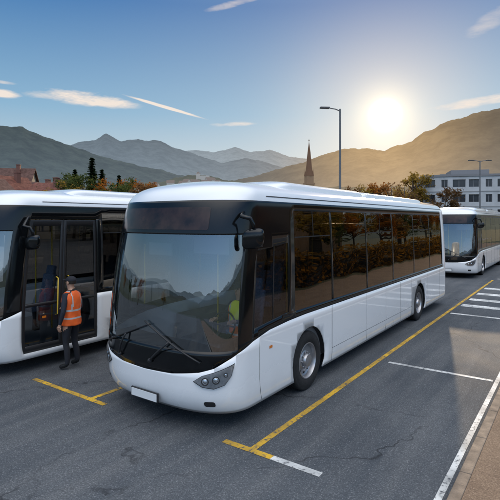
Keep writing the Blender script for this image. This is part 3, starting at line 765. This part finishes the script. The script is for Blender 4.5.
def window_obj(parent,o,ux,q,t=.2,bars=1):
    ux=Vector(ux); nin=Vector((0,0,1)).cross(ux).normalized()
    w=bpy.data.objects.new('window',None); COL.objects.link(w); w.parent=parent
    base=Vector(o)+nin*t
    P=lambda x,z,d=0: base+ux*x+Vector((0,0,z))-nin*d
    b=MB(); b.add([P(q[0],q[2]),P(q[1],q[2]),P(q[1],q[3]),P(q[0],q[3])],[(0,1,2,3)]); b.obj('window_glass',[WGL],w,fixn=False,smooth=False)
    b=MB(); f=.06
    def bar(x0,x1,z0,z1):
        b.add([P(x0,z0,.03),P(x1,z0,.03),P(x1,z1,.03),P(x0,z1,.03)],[(0,1,2,3)])
    bar(q[0],q[1],q[2],q[2]+f);bar(q[0],q[1],q[3]-f,q[3]);bar(q[0],q[0]+f,q[2]+f,q[3]-f);bar(q[1]-f,q[1],q[2]+f,q[3]-f)
    if bars: m=(q[0]+q[1])/2; bar(m-f/2,m+f/2,q[2]+f,q[3]-f)
    b.obj('window_frame',[WFR],w,fixn=False,smooth=False)
def block(loc,rot,w,d,h,cols,rows,label,wc,sidecols=3,name='office_building',wfrac=.62,vary=False):
    e=empty(name,loc,label,'building',rot=rot); b=MB(); fh=h/rows
    def wl(W,n):
        out=[]; rr=random.Random(3)
        for i in range(n):
            f=wfrac*(1 if not vary else (1.0,.62,1.25)[i%3])
            for j in range(rows): out.append((W/n*(i+.5-f/2),W/n*(i+.5+f/2),fh*j+fh*.28,fh*j+fh*.80))
        return out
    A=wl(w,cols); B=wl(d,sidecols)
    o1=(-w/2,0,0); wall_face(b,o1,(1,0,0),w,h,A)
    o2=(w/2,0,0); wall_face(b,o2,(0,1,0),d,h,B)
    o3=(-w/2,d,0); wall_face(b,o3,(0,-1,0),d,h,B); wall_face(b,(w/2,d,0),(-1,0,0),w,h,[])
    b.obj('wall',[wc],e,fixn=False,smooth=False)
    for q in A: window_obj(e,o1,(1,0,0),q)
    for q in B: window_obj(e,o2,(0,1,0),q); window_obj(e,o3,(0,-1,0),q)
    b=MB(); b.box((-w/2-.15,-.15,h),(w/2+.15,d+.15,h+.35)); b.box((-w*.25,d*.3,h+.35),(w*.05,d*.7,h+1.5)); b.box((w*.2,d*.3,h+.35),(w*.3,d*.5,h+1.0)); b.obj('roof',[M('grey_roof',(.22,.22,.23),.7)],e,smooth=False)
    for j in range(1,rows):
        b=MB(); b.box((-w/2-.04,-.06,fh*j-.08),(w/2+.04,-.002,fh*j+.08)); b.obj('cornice',[M('trim',(.34,.34,.34),.7)],e,smooth=False)
    return e
WB=wallmat('white_render',(.56,.57,.58))
block(at(489,78),HEAD+R(-14),21,14,top(174,78)-.3,9,4,'white modern office building with rows of dark windows',WB,vary=True,wfrac=.7)
block(at(453,90),HEAD+R(-14),7,12,top(180,90),3,4,'pale grey apartment block beside the office building',wallmat('grey_render',(.42,.42,.43)))
RTILE=M('red_roof_tiles',(.20,.065,.04),.75,var=.5,vs=2.0,bump=.5,bs=8); RBR=M('brown_roof_tiles',(.13,.06,.045),.75,var=.5,vs=2.0,bump=.5,bs=8)
def house(loc,rot,w,d,h,rh,wc,rc,label,cols=4,rows=2,detail=True,group=None):
    e=empty('house',loc,label,'house',rot=rot,group=group); b=MB(); fh=h/rows
    wins=[(w/cols*(i+.32),w/cols*(i+.68),fh*j+fh*.32,fh*j+fh*.78) for i in range(cols) for j in range(rows)] if detail else []
    sw=[(d/3*(i+.33),d/3*(i+.67),fh*j+fh*.32,fh*j+fh*.78) for i in range(3) for j in range(rows)] if detail else []
    wall_face(b,(-w/2,0,0),(1,0,0),w,h,wins); wall_face(b,(w/2,0,0),(0,1,0),d,h,sw); wall_face(b,(w/2,d,0),(-1,0,0),w,h,[]); wall_face(b,(-w/2,d,0),(0,-1,0),d,h,sw)
    for s in(-1,1): b.add([(s*w/2,0,h),(s*w/2,d,h),(s*w/2,d/2,h+rh)],[(0,1,2)])
    b.obj('wall',[wc],e,fixn=False,smooth=False)
    if detail:
        for q in wins: window_obj(e,(-w/2,0,0),(1,0,0),q)
        for q in sw: window_obj(e,(w/2,0,0),(0,1,0),q)
    b=MB(); ov=.5; k=rh/(d/2); th=.18
    for s in(0,1):
        y0=-ov if s==0 else d+ov; z0=h-ov*k
        v=[(-w/2-ov,y0,z0),(w/2+ov,y0,z0),(w/2+ov,d/2,h+rh),(-w/2-ov,d/2,h+rh)]
        v2=[(a,b_,c+th) for a,b_,c in v]; b.add(v+v2,[(0,1,2,3),(4,5,6,7),(0,1,5,4),(1,2,6,5),(3,0,4,7)])
    bm=bmesh.new(); r=b.obj('roof',[rc],e,smooth=False); bm.from_mesh(r.data); bmesh.ops.remove_doubles(bm,verts=bm.verts[:],dist=.002); bm.to_mesh(r.data); bm.free()
    if detail:
        b=MB(); b.box((w*.18,d*.3,h+rh*.3),(w*.18+.7,d*.3+.7,h+rh+.7)); b.box((w*.18-.06,d*.3-.06,h+rh+.7),(w*.18+.76,d*.3+.76,h+rh+.82)); b.obj('chimney',[M('brick',(.18,.08,.06),.8)],r,smooth=False)
    return e
CREAM=wallmat('cream_render',(.42,.35,.27)); OCH=wallmat('ochre_render',(.36,.22,.13)); PINK=wallmat('pale_render',(.42,.34,.30))
house(at(-4,56),HEAD+R(70),7,6.0,5.6,2.4,PINK,RBR,'pale town house with steep brown roof',rows=2)
house(at(17,72),HEAD+R(62),7,6.0,7.0,2.7,OCH,RTILE,'ochre town house with red tiled gable roof',rows=3)
house(at(38,70),HEAD+R(-20),6.5,6,6.3,2.3,CREAM,RTILE,'cream town house with red tiled roof and chimney')
house(at(52,84),HEAD+R(75),7,6,7.0,2.6,PINK,RBR,'pale gabled house with brown roof behind trees',rows=3)
house(at(4,92),HEAD+R(10),9,7,10.0,3.4,CREAM,RBR,'tall cream town house with brown tiled roof',rows=3)
block((40,46,0),R(100),30,12,11,8,4,'ochre apartment block lit by low sun',OCH)
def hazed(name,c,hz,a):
    m,t,out=newmat(name); d=t.node('ShaderNodeBsdfDiffuse'); e=t.node('ShaderNodeEmission'); e.inputs[0].default_value=c4(hz)  # distance haze painted into the material as even emission
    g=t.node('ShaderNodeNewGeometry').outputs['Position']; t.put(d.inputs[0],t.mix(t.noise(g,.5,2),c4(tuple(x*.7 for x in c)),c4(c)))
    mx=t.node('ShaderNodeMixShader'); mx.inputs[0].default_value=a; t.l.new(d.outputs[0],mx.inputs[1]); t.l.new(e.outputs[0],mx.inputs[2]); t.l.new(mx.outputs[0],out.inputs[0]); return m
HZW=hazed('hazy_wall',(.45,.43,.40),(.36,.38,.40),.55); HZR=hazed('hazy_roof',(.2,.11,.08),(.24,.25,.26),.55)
rnd=random.Random(5)
for k in range(46):
    px=rnd.gauss(203,26); px=min(300,max(140,px)); dp=rnd.uniform(430,600)
    cy=176+abs(px-203)*.13
    y=rnd.uniform(cy,cy+9)
    h=rnd.uniform(4,6.5); z=2.85+(220-y)/FPX*dp-h
    house(at(px,dp,z-18),HEAD+rnd.uniform(-.8,.8),rnd.uniform(5,10),6,h+16,2.6,HZW,HZR,'small hazy house with tiled roof on wooded slope',detail=False,group='houses on the far slope')
e=empty('castle',at(204,640,2.85+(220-177)/FPX*640-7),'small hazy stone castle on wooded knoll above the town','castle',rot=HEAD)
b=MB(); b.box((-7,0,0),(7,8,9)); b.box((-11,2,0),(-6.5,7,12)); b.obj('wall',[HZW],e,smooth=False)
b=MB(); b.lathe([(3.6,12),(.1,15)],0,4,'Z',(-8.7,4.5,0)); b.obj('roof',[HZR],e,smooth=False)
SP=hazed('steeple_slate',(.14,.07,.05),(.24,.17,.12),.3); SW=hazed('steeple_wall',(.30,.19,.12),(.30,.23,.17),.3)
dp=170; e=empty('church',at(309,dp),'church with square tower and tall pointed brown spire','church',rot=HEAD+.3)
zt=top(139,dp); zb=top(176,dp)
b=MB(); b.box((-1.5,-1.5,0),(1.5,1.5,zb-3.2)); b.box((-1.7,-1.7,zb-3.2),(1.7,1.7,zb-2.6)); b.box((-1.3,-1.3,zb-2.6),(1.3,1.3,zb)); b.box((2,-4,0),(20,4,9)); b.obj('wall',[SW],e,smooth=False)
b=MB(); b.lathe([(1.75,zb),(1.2,zb+2.4),(.6,zt-5),(.05,zt-1)],0,8,'Z')
for sx,sy in((1,1),(1,-1),(-1,1),(-1,-1)): b.lathe([(.38,zb),(.02,zb+2.6)],0,6,'Z',(sx*1.1,sy*1.1,0))
b.tube([(0,0,zt-1.2),(0,0,zt)],.07); b.tube([(-.35,0,zt-.5),(.35,0,zt-.5)],.06)
b.add([(2,-4.4,9),(20,-4.4,9),(20,0,14),(2,0,14)],[(0,1,2,3)]);b.add([(2,4.4,9),(20,4.4,9),(20,0,14),(2,0,14)],[(0,1,2,3)])
b.obj('spire',[SP],e,smooth=False)
for (cx,cy,dx,dy) in((0,-1.53,.3,.01),(1.53,0,.01,.3),(-1.53,0,.01,.3)):
    b=MB(); b.box((cx-dx,cy-dy,zb-7),(cx+dx,cy+dy,zb-5)); b.obj('belfry_window',[M('dark_opening',(.02,.02,.02),.9)],e,smooth=False)

# ---------------------------------------------------------------- street lamps
POLE=M('galvanised_pole',(.16,.16,.165),.5,.5)
def lamp(loc,h,rot,double,label):
    e=empty('street_lamp',loc,label,'street lamp',rot=rot,group='street lamps at the yard edge'); b=MB()
    b.tube([(0,0,0),(0,0,.9),(0,0,1.0),(0,0,h)],[.11,.11,.085,.05],0,12); b.tube([(0,0,0),(0,0,.05)],.2,0,12)
    for s in((1,-1) if double else(-1,)): b.tube([(0,0,h-.12),(s*.25,0,h-.02),(s*.7,0,h+.05)],[.035,.032,.03],0,8)
    b.obj('pole',[POLE],e,auto=R(40))
    for s in((1,-1) if double else(-1,)):
        b=MB(); b.box((min(s*.6,s*1.15),-.13,h+.0),(max(s*.6,s*1.15),.13,h+.09),0,.04); b.obj('lamp_head',[POLE],e,auto=R(50))
lamp(at(340,26),9.1,HEAD+.1,False,'single-arm grey street lamp standing behind the coach')
lamp(at(480,46),8.75,HEAD,True,'double-arm grey street lamp in front of office building')

# ---------------------------------------------------------------- sky
w=bpy.data.worlds.new('World'); scene.world=w; w.use_nodes=True; t=NT(w.node_tree); t.n.clear()
out=t.node('ShaderNodeOutputWorld'); bg=t.node('ShaderNodeBackground'); t.l.new(bg.outputs[0],out.inputs[0]); STR=.12; bg.inputs[1].default_value=STR
sk=t.node('ShaderNodeTexSky'); sk.sky_type='NISHITA'; sk.sun_disc=False; sk.sun_elevation=math.asin(SUN.z); sk.sun_rotation=math.atan2(SUN.x,SUN.y); sk.air_density=1.0; sk.dust_density=.4; sk.ozone_density=1.5; sk.altitude=400
d=t.node('ShaderNodeTexCoord').outputs['Generated']; d=t.vmath('NORMALIZE',d)
dot=t.math('MAXIMUM',t.vmath('DOT_PRODUCT',d,tuple(SUN)),0.0)
sz=t.node('ShaderNodeSeparateXYZ'); t.put(sz.inputs[0],d); z=sz.outputs[2]
def glow(p,col,s): return t.vmath('SCALE',tuple(col),scale=t.math('MULTIPLY',t.math('POWER',dot,p),s))
nis=t.vmath('SCALE',sk.outputs[0],scale=STR); nis=t.vmath('DIVIDE',nis,t.vmath('ADD',nis,(1,1,1)))
cr=t.node('ShaderNodeValToRGB'); t.put(cr.inputs[0],t.math('MAXIMUM',z,0.0)); el=cr.color_ramp.elements
stops=[(0,(.66,.70,.72)),(.13,(.50,.63,.72)),(.22,(.26,.48,.68)),(.42,(.035,.19,.48)),(.52,(.10,.27,.55)),(.74,(1.10,1.18,1.30)),(1,(1.62,1.68,1.80))]  # overhead stops raised as added fill light for the white coaches
el[0].position=0; el[0].color=c4(stops[0][1]); el[1].position=1; el[1].color=c4(stops[-1][1])
for p,c in stops[1:-1]: e_=el.new(p); e_.color=c4(c)
c=t.vmath('ADD',t.vmath('SCALE',cr.outputs[0],scale=.86),t.vmath('SCALE',nis,scale=.14))
c=t.vmath('ADD',c,glow(7,(.55,.36,.16),.22)); c=t.vmath('ADD',c,glow(70,(1,.60,.20),.38)); c=t.vmath('ADD',c,glow(700,(1,.78,.40),.50)); c=t.vmath('ADD',c,glow(7000,(1,.93,.78),6)); c=t.vmath('ADD',c,glow(60000,(1,.97,.9),60))
nzv=t.vmath('MULTIPLY',d,(12,12,55)); cn=t.noise(nzv,1.0,4,.68)
def cloud(px,y,w_,h_,tilt=0,s=.8,k=.42):
    cd=dirpx(px,y); r=cd.cross(Vector((0,0,1))).normalized(); u=r.cross(cd).normalized(); a=R(tilt)
    r2=r*math.cos(a)+u*math.sin(a); u2=-r*math.sin(a)+u*math.cos(a)
    A=t.math('DIVIDE',t.vmath('DOT_PRODUCT',d,tuple(r2)),w_/FPX); B=t.math('DIVIDE',t.vmath('DOT_PRODUCT',d,tuple(u2)),h_/FPX)
    m=t.math('SUBTRACT',1.0,t.math('MULTIPLY_ADD',A,A,t.math('MULTIPLY',B,B)),clamp=True)
    front=t.math('GREATER_THAN',t.vmath('DOT_PRODUCT',d,tuple(cd)),.3)
    v=t.ramp(t.math('MULTIPLY_ADD',m,k,cn),.60,1.0); v=t.math('MULTIPLY',v,t.ramp(m,0,.6))
    return t.math('MULTIPLY',t.math('MULTIPLY',v,front),s)
tot=None
for args in ((88,99,52,8,-3,1.5),(52,95,30,5,2,.7),(165,107,48,1.9,-14,1.0,.8),(233,124,28,3.2,2,.9),(482,101,56,5.5,4,1.1),(0,93,20,4.5,0,1.2),(492,20,30,9,28,.4),(235,3,34,4,14,.6),(0,82,16,2,0,.6)):
    f=cloud(*args); tot=f if tot is None else t.math('MAXIMUM',tot,f)
tot=t.math('MINIMUM',tot,1.0)
c=t.mix(t.math('MULTIPLY',tot,.85),c,(1.0,.85,.72,1))
back=t.math('MAXIMUM',t.vmath('DOT_PRODUCT',d,tuple(-FW)),0.0)  # sky behind the camera brightened, added fill for the coach fronts
hi=t.ramp(z,.40,.78); back_fill=t.math('MULTIPLY',t.math('POWER',back,.8),t.ramp(cn,.35,.65,.7,1.1))
c=t.vmath('ADD',c,t.vmath('SCALE',(2.1,2.0,1.9),scale=t.math('MULTIPLY',back_fill,hi)))
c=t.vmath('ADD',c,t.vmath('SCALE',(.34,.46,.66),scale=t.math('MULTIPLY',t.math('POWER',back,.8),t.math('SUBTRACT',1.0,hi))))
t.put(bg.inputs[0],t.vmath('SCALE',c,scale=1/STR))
w.cycles.sampling_method='MANUAL'; w.cycles.sample_map_resolution=512
sl=bpy.data.lights.new('sun','SUN'); sl.energy=2.8; sl.angle=R(.8); sl.color=(1,.76,.50)
so=bpy.data.objects.new('sun',sl); COL.objects.link(so); so.rotation_euler=SUNL.to_track_quat('Z','Y').to_euler()
# ---------------------------------------------------------------- camera
cd=bpy.data.cameras.new('camera'); co=bpy.data.objects.new('camera',cd); COL.objects.link(co)
co.location=CAM; co.rotation_euler=(R(90),0,HEAD); cd.sensor_width=36; cd.lens=36*FPX/500; cd.shift_y=-30/500; cd.clip_end=30000; cd.clip_start=.05
scene.camera=co
scene.view_settings.view_transform='Standard'; scene.view_settings.look='None'; scene.view_settings.exposure=0
